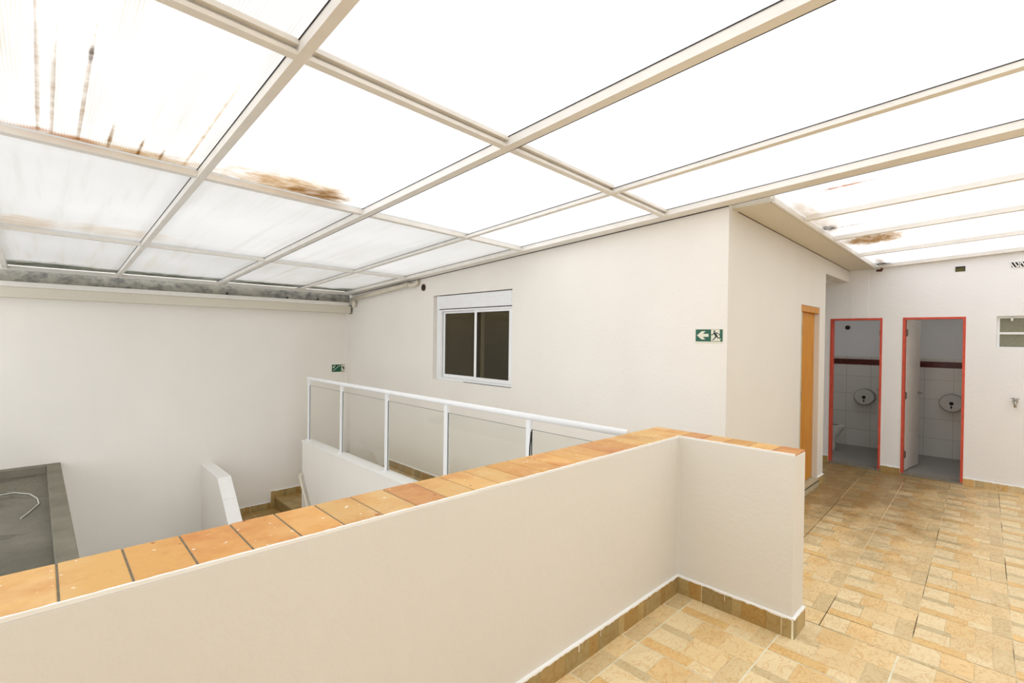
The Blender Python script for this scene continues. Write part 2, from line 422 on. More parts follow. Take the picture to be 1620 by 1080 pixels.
struct('floor', MB().box(XD+.14, -1.6, -.2, 9.6, 2.3, .02), 'toilet_floor')
# mosaic band round the toilets
def mosaic_band(y0, y1, nm):
    mb = MB(); mb.box(9.597, y0, 1.345, 9.6, y1, 1.435)
    b = struct(nm, mb, 'red_dark')
    t = MB(); y = y0
    while y < y1-.01:
        for k in range(4):
            t.box(9.591, y+.002, 1.347+k*.0222, 9.597, min(y+.0205, y1), 1.3655+k*.0222)
        y += .0225
    obj('mosaic_tiles', t, 'mosaic', b)
mosaic_band(1.19, 2.29, 'trim_2'); mosaic_band(.25, 1.12, 'trim_3')
struct('trim_6', MB().box(XW+.002, YC-.0015, -.2, XW+.1505, YC+.001, 2.84), 'wall_cream')
# shallow plastered pipe chases
struct('trim_4', MB().box(XD-.004, 1.40, 2.04, XD, 1.602, 2.69), 'wall_white')
struct('trim_5', MB().box(XW-.075, 8.27, -.36, XW, YL, 2.1), 'wall')

# ------------------------------------------------------------ floor tiles
TU, TV = .475, .513
STONES = [(0, 0, .41, .31, 'L'), (.41, 0, .53, .38, 'G'), (.53, 0, .82, .38, 'L'), (.82, 0, 1, .55, 'O'), (0, .31, .41, .63, 'Y'),
          (.41, .38, .82, .80, 'T'), (0, .63, .41, 1, 'T'), (.41, .80, 1, 1, 'E'), (.82, .55, 1, .80, 'L')]
TONE = dict(L=(242, 220, 174), G=(218, 198, 154), O=(236, 198, 134), Y=(238, 204, 146), T=(238, 210, 158), E=(226, 202, 154))
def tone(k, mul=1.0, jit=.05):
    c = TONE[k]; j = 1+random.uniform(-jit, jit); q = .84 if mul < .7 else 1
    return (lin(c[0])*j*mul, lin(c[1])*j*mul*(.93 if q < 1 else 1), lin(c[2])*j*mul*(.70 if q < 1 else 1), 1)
def clip_poly(poly, regs):
    # clip a convex polygon to half planes (nx,ny,d): keep nx*x+ny*y<=d
    for nx, ny, d in regs:
        out = []
        for i in range(len(poly)):
            a, b = poly[i], poly[(i+1) % len(poly)]
            da, db = nx*a[0]+ny*a[1]-d, nx*b[0]+ny*b[1]-d
            if da <= 0: out.append(a)
            if (da < 0 < db) or (db < 0 < da):
                t = da/(da-db); out.append((a[0]+(b[0]-a[0])*t, a[1]+(b[1]-a[1])*t))
        poly = out
        if len(poly) < 3: return []
    return poly
def tile_field(mb, ox, oy, ang, tu, tv, iu, iv, regions, g=.0065, j=.0012, z=0, mul=1.0):
    ca, sa = math.cos(ang), math.sin(ang)
    for i in range(*iu):
        for k in range(*iv):
            wob = random.uniform(-.0012, .0012)
            for (u0, v0, u1, v1, t) in STONES:
                if t is None: continue
                U0 = g/2 if u0 == 0 else u0*tu+j/2; U1 = tu-g/2 if u1 == 1 else u1*tu-j/2
                V0 = g/2 if v0 == 0 else v0*tv+j/2; V1 = tv-g/2 if v1 == 1 else v1*tv-j/2
                q = []
                for (a, b) in ((U0, V0), (U1, V0), (U1, V1), (U0, V1)):
                    lx, ly = -(i*tu+a), -(k*tv+b)
                    q.append((ox+lx*ca-ly*sa, oy+lx*sa+ly*ca))
                c = tone(t, mul)
                for reg in regions:
                    p = clip_poly(q, reg)
                    if len(p) >= 3: mb.face([(x, y, z+wob*.3) for x, y in p], c)
def rect(x0, y0, x1, y1): return [(-1, 0, -x0), (1, 0, x1), (0, -1, -y0), (0, 1, y1)]
XZ = 3.368
slab = MB(); slab.box(-2.0, -3.0, -.25, XZ, PYO, -.0012); 
fl = struct('floor', slab, 'grout')
t = MB(); tile_field(t, 2.895, 1.450, 0, TU, TV, (-1, 12), (-1, 9), [rect(-2.0, -3.0, PXI, PYI), rect(PXI, -3.0, XZ, PYE), rect(PXO, PYE, XZ, PYO)])
obj('floor_tiles', t, 'stone', fl)
slab = MB(); slab.box(XZ, -3.0, -.25, XD, YC, -.0015); slab.box(6.87, YC, -.25, XD, 3.6, -.0015); slab.box(XZ, YC, -.25, XW, PYO, -.0015)
ff = struct('floor', slab, 'grout_far')
t = MB(); tile_field(t, 4.012, .822, .033, .448, .415, (-12, 3), (-8, 11), [rect(XZ+.003, -3.0, XW, PYO), rect(XW, -3.0, XD, YC), rect(6.87, YC, XD, 3.6)], g=.005)
obj('floor_tiles', t, 'stone', ff)
# corridor floor two steps down, behind the glass railing
slab = MB(); slab.box(3.0, 2.42, CZ-.2, XW, 7.0, CZ-.004)
cf = struct('floor', slab, 'grout_far')
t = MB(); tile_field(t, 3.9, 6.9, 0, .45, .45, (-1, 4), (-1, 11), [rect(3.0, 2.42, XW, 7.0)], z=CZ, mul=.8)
obj('floor_tiles', t, 'stone', cf)
st = thing('staircase', 'short tiled steps from the upper floor down to the corridor behind the low wall', 'stairs', (3.6, 2.0, CZ))
for k, y in enumerate((1.852, 2.13)):
    z = -.12*(k+1)
    t = MB(); t.box(3.0 if k else 3.31, y, CZ-.2, XW, y+.285, z-.002); s_ = obj('step', t, 'grout_far', st)
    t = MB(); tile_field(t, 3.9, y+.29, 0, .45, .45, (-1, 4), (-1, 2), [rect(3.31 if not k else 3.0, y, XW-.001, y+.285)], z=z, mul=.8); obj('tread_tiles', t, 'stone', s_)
# pit
struct('floor', MB().box(-2.0, PYO, -3.0, XW, YL, -2.85), 'rim')

# ------------------------------------------------------------ skirting
def skirting(name, a, b, h, out, z0=0, th=.014, mul=.54, mat='stone_base', paint=True, start=0.0, parent=None):
    a, b, out = Vector(a), Vector(b), Vector(out); d = (b-a); L = d.length; d.normalize(); up = Vector((0, 0, 1))
    body = MB(); body.beam(a+up*z0, b+up*z0, out*(th-.003), up*h)
    base = struct(name, body, 'grout', parent)
    t = MB(); s = -start; toggle = 0
    widths = (.195, .057, .14, .083)
    while s < L:
        for i, wd in enumerate(widths):
            s0, s1 = max(s, 0), min(s+wd, L); g0 = .0025 if i == 0 else .0006; g1 = .0025 if i == 3 else .0006
            if s1-s0 > .012:
                k = ('T', 'G', 'L', 'O')[(i+toggle) % 4]
                t.beam(a+d*(s0+g0)+out*(th-.003)+up*z0, a+d*(s1-g1)+out*(th-.003)+up*z0, out*.003, up*h)
                for q in range(6): t.c[-1-q] = tone(k, mul, .12)
            s += wd
        toggle += 1
    obj('skirting_tiles', t, mat, base)
    if paint:
        p = MB(); s = 0; top = a+up*(z0+h); prev = .006
        n = max(2, int(L/.02)); hs = [random.choice((.004, .006, .008, .010)) for _ in range(n+1)]
        for i in range(n):
            s0, s1 = L*i/n, L*(i+1)/n
            p0, p1 = top+d*s0, top+d*s1
            p.hexa([p0+out*(th+.0012)-up*hs[i], p1+out*(th+.0012)-up*hs[i+1], p1-up*hs[i+1]*0+up*.0-out*0, p0, p0+out*(th+.0012)+up*.0015, p1+out*(th+.0012)+up*.0015, p1+up*.004, p0+up*.004])
        for q in range(int(L/.25)):
            if random.random() < .45:
                s0 = random.uniform(.02, L-.03); hh = random.uniform(.02, .05)
                p.beam(top+d*s0+out*th-up*hh, top+d*(s0+.002)+out*th-up*hh, out*.001, up*hh)
        obj('paint_edge', p, 'paint', base)
    return base
BM = .62
skirting('baseboard_left', (1.9, YL, 0), (2.68, YL, 0), .10, (0, -1, 0), z0=-1.1, mul=.55)
skirting('baseboard_left', (2.68, YL, 0), (XW-.08, YL, 0), .11, (0, -1, 0), z0=-.94, mul=.55)
skirting('baseboard_back', (XW, 2.42, 0), (XW, 7.0, 0), .115, (-1, 0, 0), z0=CZ, mul=.6)
skirting('baseboard_side', (XW, YC, 0), (5.90, YC, 0), .10, (0, -1, 0))
skirting('baseboard_side', (6.635, YC, 0), (6.87, YC, 0), .10, (0, -1, 0))
skirting('baseboard_right', (XD, 1.835, 0), (XD, 3.6, 0), .10, (-1, 0, 0))
skirting('baseboard_right', (XD, 1.03, 0), (XD, 1.242, 0), .085, (-1, 0, 0))
skirting('baseboard_right', (XD, -3.0, 0), (XD, .43, 0), .085, (-1, 0, 0), mul=.9)

# ------------------------------------------------------------ parapet
pp = thing('parapet', 'long cream plastered parapet with orange terracotta tile coping, turning a corner', 'parapet', (1.5, 1.7, 0))
mb = MB(); pts = [(-1.98, PYI, -.24), (PXI, PYI, -.24), (PXI, PYE, -.24), (PXO, PYE, -.24), (PXO, PYO, -.24), (-1.98, PYO, -.24)]
mb.prism([(x, y, -.003) for x, y, z in pts], (0, 0, PZ-.012+.003)); obj('wall_body', mb, 'wall_cream', pp, bevel=.004)
j = MB(); pj = .004
j.prism([(-1.98, PYI+pj, PZ-.0115), (PXI+pj, PYI+pj, PZ-.0115), (PXI+pj, PYE+pj, PZ-.0115), (PXO-pj, PYE+pj, PZ-.0115), (PXO-pj, PYO-pj, PZ-.0115), (-1.98, PYO-pj, PZ-.0115)], (0, 0, .009))
obj('coping_bed', j, 'tile_joint', pp)
co = MB()
TC = [(240, 188, 110), (238, 180, 100), (240, 190, 114), (236, 172, 92), (242, 192, 118), (236, 176, 98), (228, 160, 90)]
def cop(x0, y0, x1, y1):
    c = random.choice(TC); jj = random.uniform(.78, .94); col = (lin(c[0])*jj, lin(c[1])*jj, lin(c[2])*jj, 1); e = .003
    co.box(x0, y0, PZ-.012, x1, y1, PZ-e, col); 
    co.hexa([(x0, y0, PZ-e), (x1, y0, PZ-e), (x1, y1, PZ-e), (x0, y1, PZ-e), (x0+e, y0+e, PZ), (x1-e, y0+e, PZ), (x1-e, y1-e, PZ), (x0+e, y1-e, PZ)], col)
x = .033-.1435*14; gp = .0045
while x < PXO-.02:
    cop(x+gp/2, PYI+.003, min(x+.1435, PXO)-gp/2, PYO+random.uniform(-.002, .002)); x += .1435
y = PYI
while y > PYE+.02:
    cop(PXI+.003, max(y-.144, PYE)+gp/2, PXO, y-gp/2); y -= .144
obj('coping_tiles', co, 'terracotta', pp)
lip = MB()
def lip_run(a, b, out):
    a, b, out = Vector(a), Vector(b), Vector(out); n = int((b-a).length/.018); d = (b-a)/n; w0 = .002
    for i in range(n):
        w1 = random.uniform(.0005, .0048); p, q = a+d*i, a+d*(i+1); t0 = Vector((0, 0, .0008)); b0 = Vector((0, 0, -.004))
        lip.hexa([p+b0+out*.001, q+b0+out*.001, q+b0-out*(.0035+w1), p+b0-out*(.0035+w0), p+t0*.2+out*.001, q+t0*.2+out*.001, q+t0-out*(.0025+w1), p+t0-out*(.0025+w0)]); w0 = w1
lip.box(-1.98, PYI+.0002, PZ-.012, PXI, PYI+.0025, PZ-.004); lip.box(PXI+.0002, PYE, PZ-.012, PXI+.0025, PYI, PZ-.004)
lip_run((-1.98, PYI, PZ), (PXI-.001, PYI, PZ), (0, -1, 0)); lip_run((PXI, PYI, PZ), (PXI, PYE, PZ), (-1, 0, 0))
obj('paint_edge', lip, 'paint', pp, label='ragged white paint line along the coping')
skirting('skirting', (-1.98, PYI, 0), (PXI-.013, PYI, 0), .115, (0, -1, 0), start=.1, parent=pp)
skirting('skirting', (PXI, PYI, 0), (PXI, PYE, 0), .115, (-1, 0, 0), start=.3, parent=pp)
skirting('skirting', (PXI-.014, PYE, 0), (PXO, PYE, 0), .115, (0, -1, 0), start=.2, parent=pp)
for o_ in bpy.data.objects:
    if o_.parent == pp and 'kind' in o_: del o_['kind']

# ------------------------------------------------------------ low wall + glass railing
lw = thing('low_wall', 'low cream plastered wall with white top, carrying the glass railing', 'low wall', (2.925, 4.6, CZ))
LZ = .108; LY1 = 7.50
mb = MB(); mb.box(2.85, PYO+.002, -2.85, 3.0, LY1, LZ-.012); obj('wall_body', mb, 'wall', lw, bevel=.004)
mb = MB(); mb.box(2.84, PYO+.002, LZ-.012, 3.005, LY1+.008, LZ); obj('top_cap', mb, 'paint', lw, label='white painted cap', bevel=.003)
rl = thing('glass_railing', 'white metal balustrade with clear glass panels on the low wall', 'railing', (2.93, 4.6, LZ))
PY = [7.455, 6.34, 5.14, 3.97, 2.815, 1.90]
RX = 2.93; RZ = 1.045
obj('handrail', MB().tube([(RX, 7.50, RZ), (RX, 7.49, RZ), (RX, PYO+.01, RZ+.004)], .0255, 20), 'alu', rl)
for k, y in enumerate(PY):
    w_ = .030
    mb = MB(); mb.box(RX-.006, y-w_, LZ, RX+.018, y+w_, RZ-.02); mb.box(RX-.014, y-w_+.006, LZ+.0, RX-.006, y+w_-.006, RZ-.03)
    po = obj('post', mb, 'alu', rl, bevel=.002)
    obj('post_foot', MB().box(RX-.032, y-w_-.012, LZ, RX+.032, y+w_+.012, LZ+.012), 'alu', po)
for k in range(len(PY)-1):
    y1, y0 = PY[k]-.030, PY[k+1]+.030
    g = obj('glass_panel', MB().box(RX-.003, y0, LZ+.018, RX+.003, y1, .945), 'glass', rl)
    e = MB(); e.box(RX-.0035, y1-.006, LZ+.018, RX+.0035, y1, .945); e.box(RX-.0035, y0, .9435, RX+.0035, y1, .9455); obj('edge_seal', e, 'glass_edge', g)
    if k < 4 and k >= 0:
        pass
wr = MB().tube([(RX-.012, 2.775, .93), (RX-.014, 2.79, .8), (RX-.012, 2.80, .55), (RX-.012, 2.80, .2)], .006, 8)
obj('rubber_strip', wr, 'gasket', rl, label='loose black rubber strip hanging by the glass')
# wall handrail on the stair side
hr = thing('stair_handrail', 'thin cream tube handrail bent down beside the end of the low wall', 'handrail', (2.80, 7.3, -.6))
P0 = [(2.845, 7.45, -.40), (2.815, 7.455, -.395), (2.80, 7.45, -.41), (2.795, 7.42, -.44), (2.795, 7.13, -.80), (2.795, 6.6, -1.42)]
obj('tube', MB().tube(P0, .018, 14), 'pvc', hr)
obj('bracket', MB().tube([(2.795, 7.33, -.555), (2.80, 7.33, -.62), (2.849, 7.33, -.63)], .007, 8), 'pvc', hr)

# ------------------------------------------------------------ stair well
ss = thing('staircase', 'tiled landing and steps in the stairwell beside the far left wall', 'stairs', (2.4, 7.9, -1.1))
def step(x0, y0, x1, y1, z0, z1, edge=None):
    s_ = obj('step', MB().box(x0, y0, z0, x1, y1, z1-.003), 'grout_far', ss)
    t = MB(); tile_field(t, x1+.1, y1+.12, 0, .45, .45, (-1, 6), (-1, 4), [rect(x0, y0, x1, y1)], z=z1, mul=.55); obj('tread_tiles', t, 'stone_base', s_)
    if edge:
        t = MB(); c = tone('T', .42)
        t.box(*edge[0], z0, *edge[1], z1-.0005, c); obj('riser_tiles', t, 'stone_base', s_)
step(1.87, 7.42, 2.734, YL-.014, -1.3, -1.1)
obj('landing_edge', MB().box(2.735, 7.42, -1.1, 2.848, 7.502, -.945), 'stone_base', ss)
mb = MB()
for k in range(3): mb.box(3.0, 7.75-.25*(k+1), -1.1, XW-.002, 7.75-.25*k, -.94+.145*(k+1))
struct('floor', mb, 'grout_far')  # unseen steps up to the corridor, filed as floor
for k in range(8): step(1.87, 7.42-.27*(k+1), 2.845, 7.42-.27*k, -2.85, -1.1-.2*(k+1))
# upper landing beside it
ss = thing('stair_landing', 'higher tiled landing step at the end of the low wall, by the far left wall', 'step', (3.3, 7.95, -1.1))
step(2.75, 7.505, 3.9, YL-.014, -1.1, -.94, ((2.735, 7.505), (2.75, YL-.014)))
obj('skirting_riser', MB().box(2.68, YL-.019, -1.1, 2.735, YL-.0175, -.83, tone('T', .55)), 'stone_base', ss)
# stair side wall with white tile coping
sw = thing('stair_wall', 'white plastered stair wall with white tiled top sloping down from the far wall', 'stair wall', (1.79, 7.6, -1.5))
zt = -.245; sl = .85
prof = [(YL-.001, -2.85), (YL-.001, zt), (7.43, zt), (7.43-2.6, zt-2.6*sl), (7.43-2.6, -2.85)]
obj('wall_body', MB().prism([(1.715, y, z) for y, z in prof], (.15, 0, 0)), 'wall', sw)
cp = MB()
def cop_t(y0, z0, y1, z1):
    cp.hexa([(1.708, y0, z0), (1.872, y0, z0), (1.872, y1, z1), (1.708, y1, z1), (1.708, y0, z0+.012), (1.872, y0, z0+.012), (1.872, y1, z1+.012), (1.708, y1, z1+.012)])
cop_t(7.895, zt, YL-.001, zt); cop_t(7.43, zt, 7.891, zt)
yy = 7.43
for k in range(7):
    ln = .36; y1 = yy-ln/math.hypot(1, sl); cop_t(y1+.003, zt-(7.43-y1-.003)*sl, yy, zt-(7.43-yy)*sl); yy = y1
obj('coping_tiles', cp, 'white_coping', sw, label='white glazed coping tiles', bevel=.0015)

# ------------------------------------------------------------ concrete slab roof of the lower block
cb = thing('concrete_slab', 'grey concrete slab roof with a raised rim below the parapet at far left', 'slab', (-.9, 5.2, -2.85))
def sx(y): return .179+(8.353-y)*.0078
mb = MB(); mb.prism([(-2.0, PYO+.01, -2.85), (sx(PYO)-.002, PYO+.01, -2.85), (.177, YL-.001, -2.85), (-2.0, YL-.001, -2.85)], (0, 0, 2.85-.035)); obj('block', mb, 'wall', cb)
mb = MB(); mb.prism([(-2.0, PYO+.02, -.035), (sx(PYO)-.12, PYO+.02, -.035), (.06, YL-.14, -.035), (-2.0, YL-.14, -.035)], (0, 0, .004))
sf = obj('slab_surface', mb, 'concrete', cb)
mb = MB()
mb.hexa([(.052, YL-.001, -.034), (sx(PYO)-.127, PYO+.01, -.034), (sx(PYO), PYO+.01, -.034), (.179, YL-.001, -.034)][::-1] + [(.052, YL-.001, .057), (sx(PYO)-.127, PYO+.01, .057), (sx(PYO), PYO+.01, .057), (.179, YL-.001, .057)][::-1])
mb.box(-2.0, YL-.13, -.034, .052, YL-.001, .057)
obj('raised_rim', mb, 'rim', cb, label='raised concrete rim', bevel=.004)
obj('wire', MB().tube([(-1.2, 7.5, -.024), (-.7, 7.42, -.023), (-.42, 7.38, -.02), (-.2, 7.40, -.02), (-.08, 7.25, -.024), (-.02, 7.0, -.024), (-.01, 6.78, -.024), (-.07, 6.55, -.024), (-.13, 6.35, -.024)], .006, 8), 'wire',
    label='thin pale wire lying loose on the grey concrete slab', cat='wire', origin=(-.2, 7.2, -.03))

# ------------------------------------------------------------ roof
A0, B0 = 2.88, .055
def zr(y): return A0-B0*y
def zr2(x, y): return 2.935-.021*x-B0*y
H_R = .05
up = Vector((0, 0, 1))
YE0, YE1 = -3.0, 8.24
rafters = [(-1.45, .045, 'white roof rafter nearest the west wall, mostly out of view'), (-.335, .045, 'leftmost white roof rafter running along the left edge of the photo'),
           (.700, .043, 'white roof rafter crossing the upper left, left of the heavy black-edged one'),
           (1.862, .058, 'broad white roof rafter with a black edge line, crossing the middle of the roof'),
           (2.985, .05, 'slim white roof rafter next right of the broad black-edged one')]
for x, w_, lb in rafters:
    if x < -1: continue
    h = .032 if x > 2.5 else H_R
    mb = MB(); mb.beam((x, YE0, zr(YE0)), (x, YE1, zr(YE1)), (w_, 0, 0), (0, 0, h))
    r = thing('roof_rafter', lb, 'rafter', (x, 3.3, zr(3.3)), 'rafters of the large roof')
    obj('rafter_body', mb, 'steel', r)
    g = MB()
    if x > 1.5 and x < 2.5:
        g.beam((x+w_, YE0, zr(YE0)+.004), (x+w_, YE1, zr(YE1)+.004), (.014, 0, 0), (0, 0, h-.006))
    g.beam((x-.004, YE0, zr(YE0)+h-.004), (x-.004, YE1, zr(YE1)+h-.004), (.004, 0, 0), (0, 0, .004))
    obj('gasket', g, 'gasket', r, label='black sealing strip')
# wall-side rafter on the window wall, running on towards the viewer between the two roofs
r = thing('roof_rafter', 'wide white rafter along the top of the window wall, between the two roofs', 'rafter', (3.9, 3.3, zr(3.3)), 'rafters of the large roof')
mb = MB(); mb.beam((3.835, YE0, zr(YE0)), (3.835, YE1, zr(YE1)), (.143, 0, 0), (0, 0, H_R)); obj('rafter_body', mb, 'steel', r)
g = MB(); g.beam((3.978, YE0, zr(YE0)+.002), (3.978, YC-.005, zr(YC)+.002), (.018, 0, 0), (0, 0, .038))
g.beam((3.831, YE0, zr(YE0)+.046), (3.831, YE1, zr(YE1)+.046), (.004, 0, 0), (0, 0, .004))
g.beam((3.972, YC, zr(YC)-.006), (3.972, YE1, zr(YE1)-.006), (.008, 0, 0), (0, 0, .008)); obj('gasket', g, 'gasket', r)
# purlins
xs = [-1.45+.045, -.335, -.29, .700, .743, 1.862, 1.92, 2.985, 3.035, 3.835]
spans = [(-2.0, -.335, 'beyond the left edge'), (-.29, .700, 'in the leftmost bay'), (.743, 1.862, 'in the second bay'), (1.928, 2.985, 'in the third bay'), (3.035, 3.835, 'in the bay against the window wall')]
def pY1(x): return 1.872+.0575*x
def pY2(x): return 3.535+.078*x
def pY3(x): return 5.94+.072*x
def pY4(x): return 8.20
rows = [('near', pY1), ('middle', pY2), ('lower', pY3)]
for rn, fy in rows:
    for a, b, pl in spans[1:]:
        ya, yb = fy(a), fy(b); p = thing('roof_purlin', 'white %s cross bar of the roof, %s' % ({'near': 'grooved', 'middle': 'flat', 'lower': 'thin lowest'}[rn], pl), 'purlin', ((a+b)/2, (ya+yb)/2, zr(ya)), 'purlins of the large roof')
        A = Vector((a, ya, zr(ya))); B = Vector((b, yb, zr(yb)))
        mb = MB()
        if rn == 'near':
            mb.beam(A-up*.003+Vector((0, .015, 0)), B-up*.003+Vector((0, .015, 0)), (0, .046, 0), up*.018)
            mb.beam(A+up*.030, B+up*.030, (0, .07, 0), up*.02)
            obj('purlin_bar', mb, 'steel', p)
            obj('web', MB().beam(A+up*.015+Vector((0, .034, 0)), B+up*.015+Vector((0, .034, 0)), (0, .02, 0), up*.015), 'steel', p)
        else:
            mb.beam(A+up*.006, B+up*.006, (0, .06 if rn == 'middle' else .045, 0), up*(.036 if rn == 'middle' else .028))
            obj('purlin_bar', mb, 'steel', p)
er = MB().box(-.4, 8.20, zr(8.24)-.005, XW-.005, 8.26, zr(8.24)+.04)
obj('eaves_rail', er, 'steel', label='white rail closing the low end of the roof above the grey flashing', cat='rail', origin=(1.8, 8.2, 2.4))
# panels
cols = [(-.29, .700), (.743, 1.862), (1.92, 2.985), (3.035, 3.835)]
cname = ['leftmost bay', 'second bay from left', 'third bay from left', 'bay along the window wall']
rname = ['nearest row', 'second row, above the flat cross bars', 'third row, below the flat cross bars', 'lowest row by the grey flashing']
def panel_mesh(x0, x1, fa, fb, zf, sag=0.0, nx=8, ny=8, th=.006):
    mb = MB(); vs = {}
    for top in (0, 1):
        for i in range(nx+1):
            for k in range(ny+1):
                u, v = i/nx, k/ny; x = x0+(x1-x0)*u; y = fa(x)*(1-v)+fb(x)*v
                s = -sag*math.sin(math.pi*u)*math.sin(math.pi*v)
                vs[(top, i, k)] = len(mb.v); mb.v.append((x, y, zf(x, y)+s+th*top))
    def q(*a, sm=True): mb.f.append(tuple(vs[t_] for t_ in a)); mb.c.append(None); mb.sm.append(sm)
    for i in range(nx):
        for k in range(ny):
            q((0, i, k), (0, i, k+1), (0, i+1, k+1), (0, i+1, k)); q((1, i, k), (1, i+1, k), (1, i+1, k+1), (1, i, k+1))
    for i in range(nx):
        q((0, i, 0), (0, i+1, 0), (1, i+1, 0), (1, i, 0), sm=False); q((0, i, ny), (1, i, ny), (1, i+1, ny), (0, i+1, ny), sm=False)
    for k in range(ny):
        q((0, 0, k), (1, 0, k), (1, 0, k+1), (0, 0, k+1), sm=False); q((0, nx, k), (0, nx, k+1), (1, nx, k+1), (1, nx, k), sm=False)
    return mb
bounds = [lambda x: YE0, pY1, pY2, pY3, pY4]
for c, (x0, x1) in enumerate([(-2.0, -.335)]+cols):
    for r_ in range(4):
        if c == 0:
            if r_: continue
            fa, fb = bounds[0], bounds[4]
            mb = panel_mesh(x0, x1, fa, fb, lambda x, y: zr(y)+H_R+.001)
            obj('roof_panel', mb, 'poly_striped', label='ribbed milky roof panel beyond the leftmost rafter', cat='roof panel', group='milky panels of the large roof', origin=(-1, 3, 2.7))
            continue
        fa, fb = bounds[r_], bounds[r_+1]
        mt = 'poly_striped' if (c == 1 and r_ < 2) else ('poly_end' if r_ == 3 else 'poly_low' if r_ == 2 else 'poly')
        h = H_R+.001
        mb = panel_mesh(x0-.02, x1+.02, (lambda x, f=fa, r=r_: f(x)+(.003 if r else 0)), (lambda x, f=fb: f(x)-.001), (lambda x, y: zr(y)+H_R+.001))
        extra = {(1, 1): 'ribbed, with brown drip marks', (2, 1): 'with a big brown stain', (1, 0): 'ribbed', (1, 3): 'grey with grime'}.get((c, r_), 'milky')
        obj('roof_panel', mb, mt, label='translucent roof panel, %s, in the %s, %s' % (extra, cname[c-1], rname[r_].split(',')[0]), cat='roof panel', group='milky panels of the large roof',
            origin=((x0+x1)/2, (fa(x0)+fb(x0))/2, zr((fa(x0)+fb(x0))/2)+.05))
# right roof over the toilet yard
rr = [(4.80, .05, 'white rafter of the small right roof, first right of the wide rafter'), (5.80, .05, 'white rafter of the small right roof, above the brown stain'),
      (6.93, .045, 'white rafter of the small right roof, nearest the toilet wall')]
for x, w_, lb in rr:
    r = thing('roof_rafter', lb, 'rafter', (x, 0, zr2(x, 0)), 'rafters of the small right roof')
    mb = MB(); mb.beam((x, YE0, zr2(x, YE0)), (x, 1.30, zr2(x, 1.30)), (w_, 0, 0), (0, 0, .04)); obj('rafter_body', mb, 'steel', r)
    obj('gasket', MB().beam((x+w_, YE0, zr2(x, YE0)+.026), (x+w_, 1.30, zr2(x, 1.30)+.026), (.006, 0, 0), (0, 0, .012)), 'gasket', r)
mb = MB(); mb.beam((XD-.07, YE0, zr2(XD, YE0)), (XD-.07, 1.30, zr2(XD, 1.30)), (.065, 0, 0), (0, 0, .04))
obj('wall_rail', mb, 'steel', label='white rail fixed along the top of the toilet wall under the right roof', cat='rail', origin=(XD-.04, 0, 2.7))
px = [4.0, 4.80, 5.80, 6.93, XD-.07]
ex = ['with an orange rust streak', 'next right of the rust-streaked one', 'with a round brown stain', 'with black mould in its corner']
for k in range(4):
    x0, x1 = px[k]+(.05 if k else -.02), px[k+1]
    mb = panel_mesh(x0-.03, x1+.02, lambda x: YE0, lambda x: 1.31, lambda x, y: zr2(x, y)+.041)
    obj('roof_panel', mb, 'poly_right', label='milky panel of the small right roof, %s' % ex[k], cat='roof panel', group='milky panels of the small right roof', origin=((x0+x1)/2, 0, 2.8))

# gutter over the yellow door wall
gt = thing('gutter_box', 'cream box gutter along the top of the yellow door wall', 'gutter', (6, 1.48, 2.7))
def zg(x): return 2.777-.0213*(x-4.05)
mb = MB(); mb.hexa([(4.04, 1.335, zg(4.04)), (XD, 1.335, zg(XD)), (XD, YC, zg(XD)), (4.04, YC, zg(4.04)), (4.04, 1.335, zg(4.04)+.11), (XD, 1.335, zg(XD)+.11), (XD, YC, zg(XD)+.11), (4.04, YC, zg(4.04)+.11)])
obj('channel', mb, 'gutter', gt)
mb = MB(); mb.beam((4.06, 1.312, zg(4.06)-.004), (XD, 1.312, zg(XD)-.004), (0, .022, 0), (0, 0, .03)); mb.beam((4.10, 1.318, zg(4.1)+.028), (XD, 1.318, zg(XD)+.028), (0, .014, 0), (0, 0, .04))
obj('front_rail', mb, 'steel', gt)
mb = MB(); mb.beam((4.16, YC-.006, zg(4.16)-.004), (XD, YC-.006, zg(XD)-.004), (0, .006, 0), (0, 0, .005)); mb.beam((4.06, 1.333, zg(4.06)-.003), (XD, 1.333, zg(XD)-.003), (0, .005, 0), (0, 0, .004)); obj('shadow_joint', mb, 'rust', gt)
obj('pipe_stub', MB().tube([(XD-.05, 1.31, 2.665), (XD-.05, 1.26, 2.66), (XD-.05, 1.25, 2.69)], .016, 10), 'rust', gt)
# gutter on the far left wall
lg = thing('wall_gutter', 'long cream rectangular gutter on the far left wall below the roof', 'gutter', (1.9, 8.3, 2.2))
mb = MB(); mb.box(-2.0, 8.20, 2.10, XW-.04, YL-.001, 2.225); obj('channel', mb, 'gutter', lg, bevel=.004)
mb = MB(); mb.box(-2.0, 8.175, 2.225, XW-.09, 8.24, 2.285); obj('top_rail', mb, 'steel', lg, bevel=.002)
obj('end_seal', MB().box(XW-.04, 8.22, 2.09, XW-.028, YL-.001, 2.24), 'gasket', lg, label='dark sealant')
obj('flashing', MB().box(-2.0, YL-.012, 2.285, XW-.002, YL-.001, 2.46), 'galv', label='mottled grey metal flashing strip between the left gutter and the roof', cat='flashing', origin=(1.9, 8.34, 2.3))
for q, (bx, bz) in enumerate(((2.02, 2.315), (2.9, 2.31), (3.4, 2.32))):
    obj('bolt', MB().tube([(bx, 8.31, bz), (bx, YL-.012, bz)], .014, 10), 'gasket', label='black bolt on the grey flashing, %s from the left' % ('first', 'second', 'third')[q], cat='bolt', group='bolts on the flashing', origin=(bx, 8.3, bz))
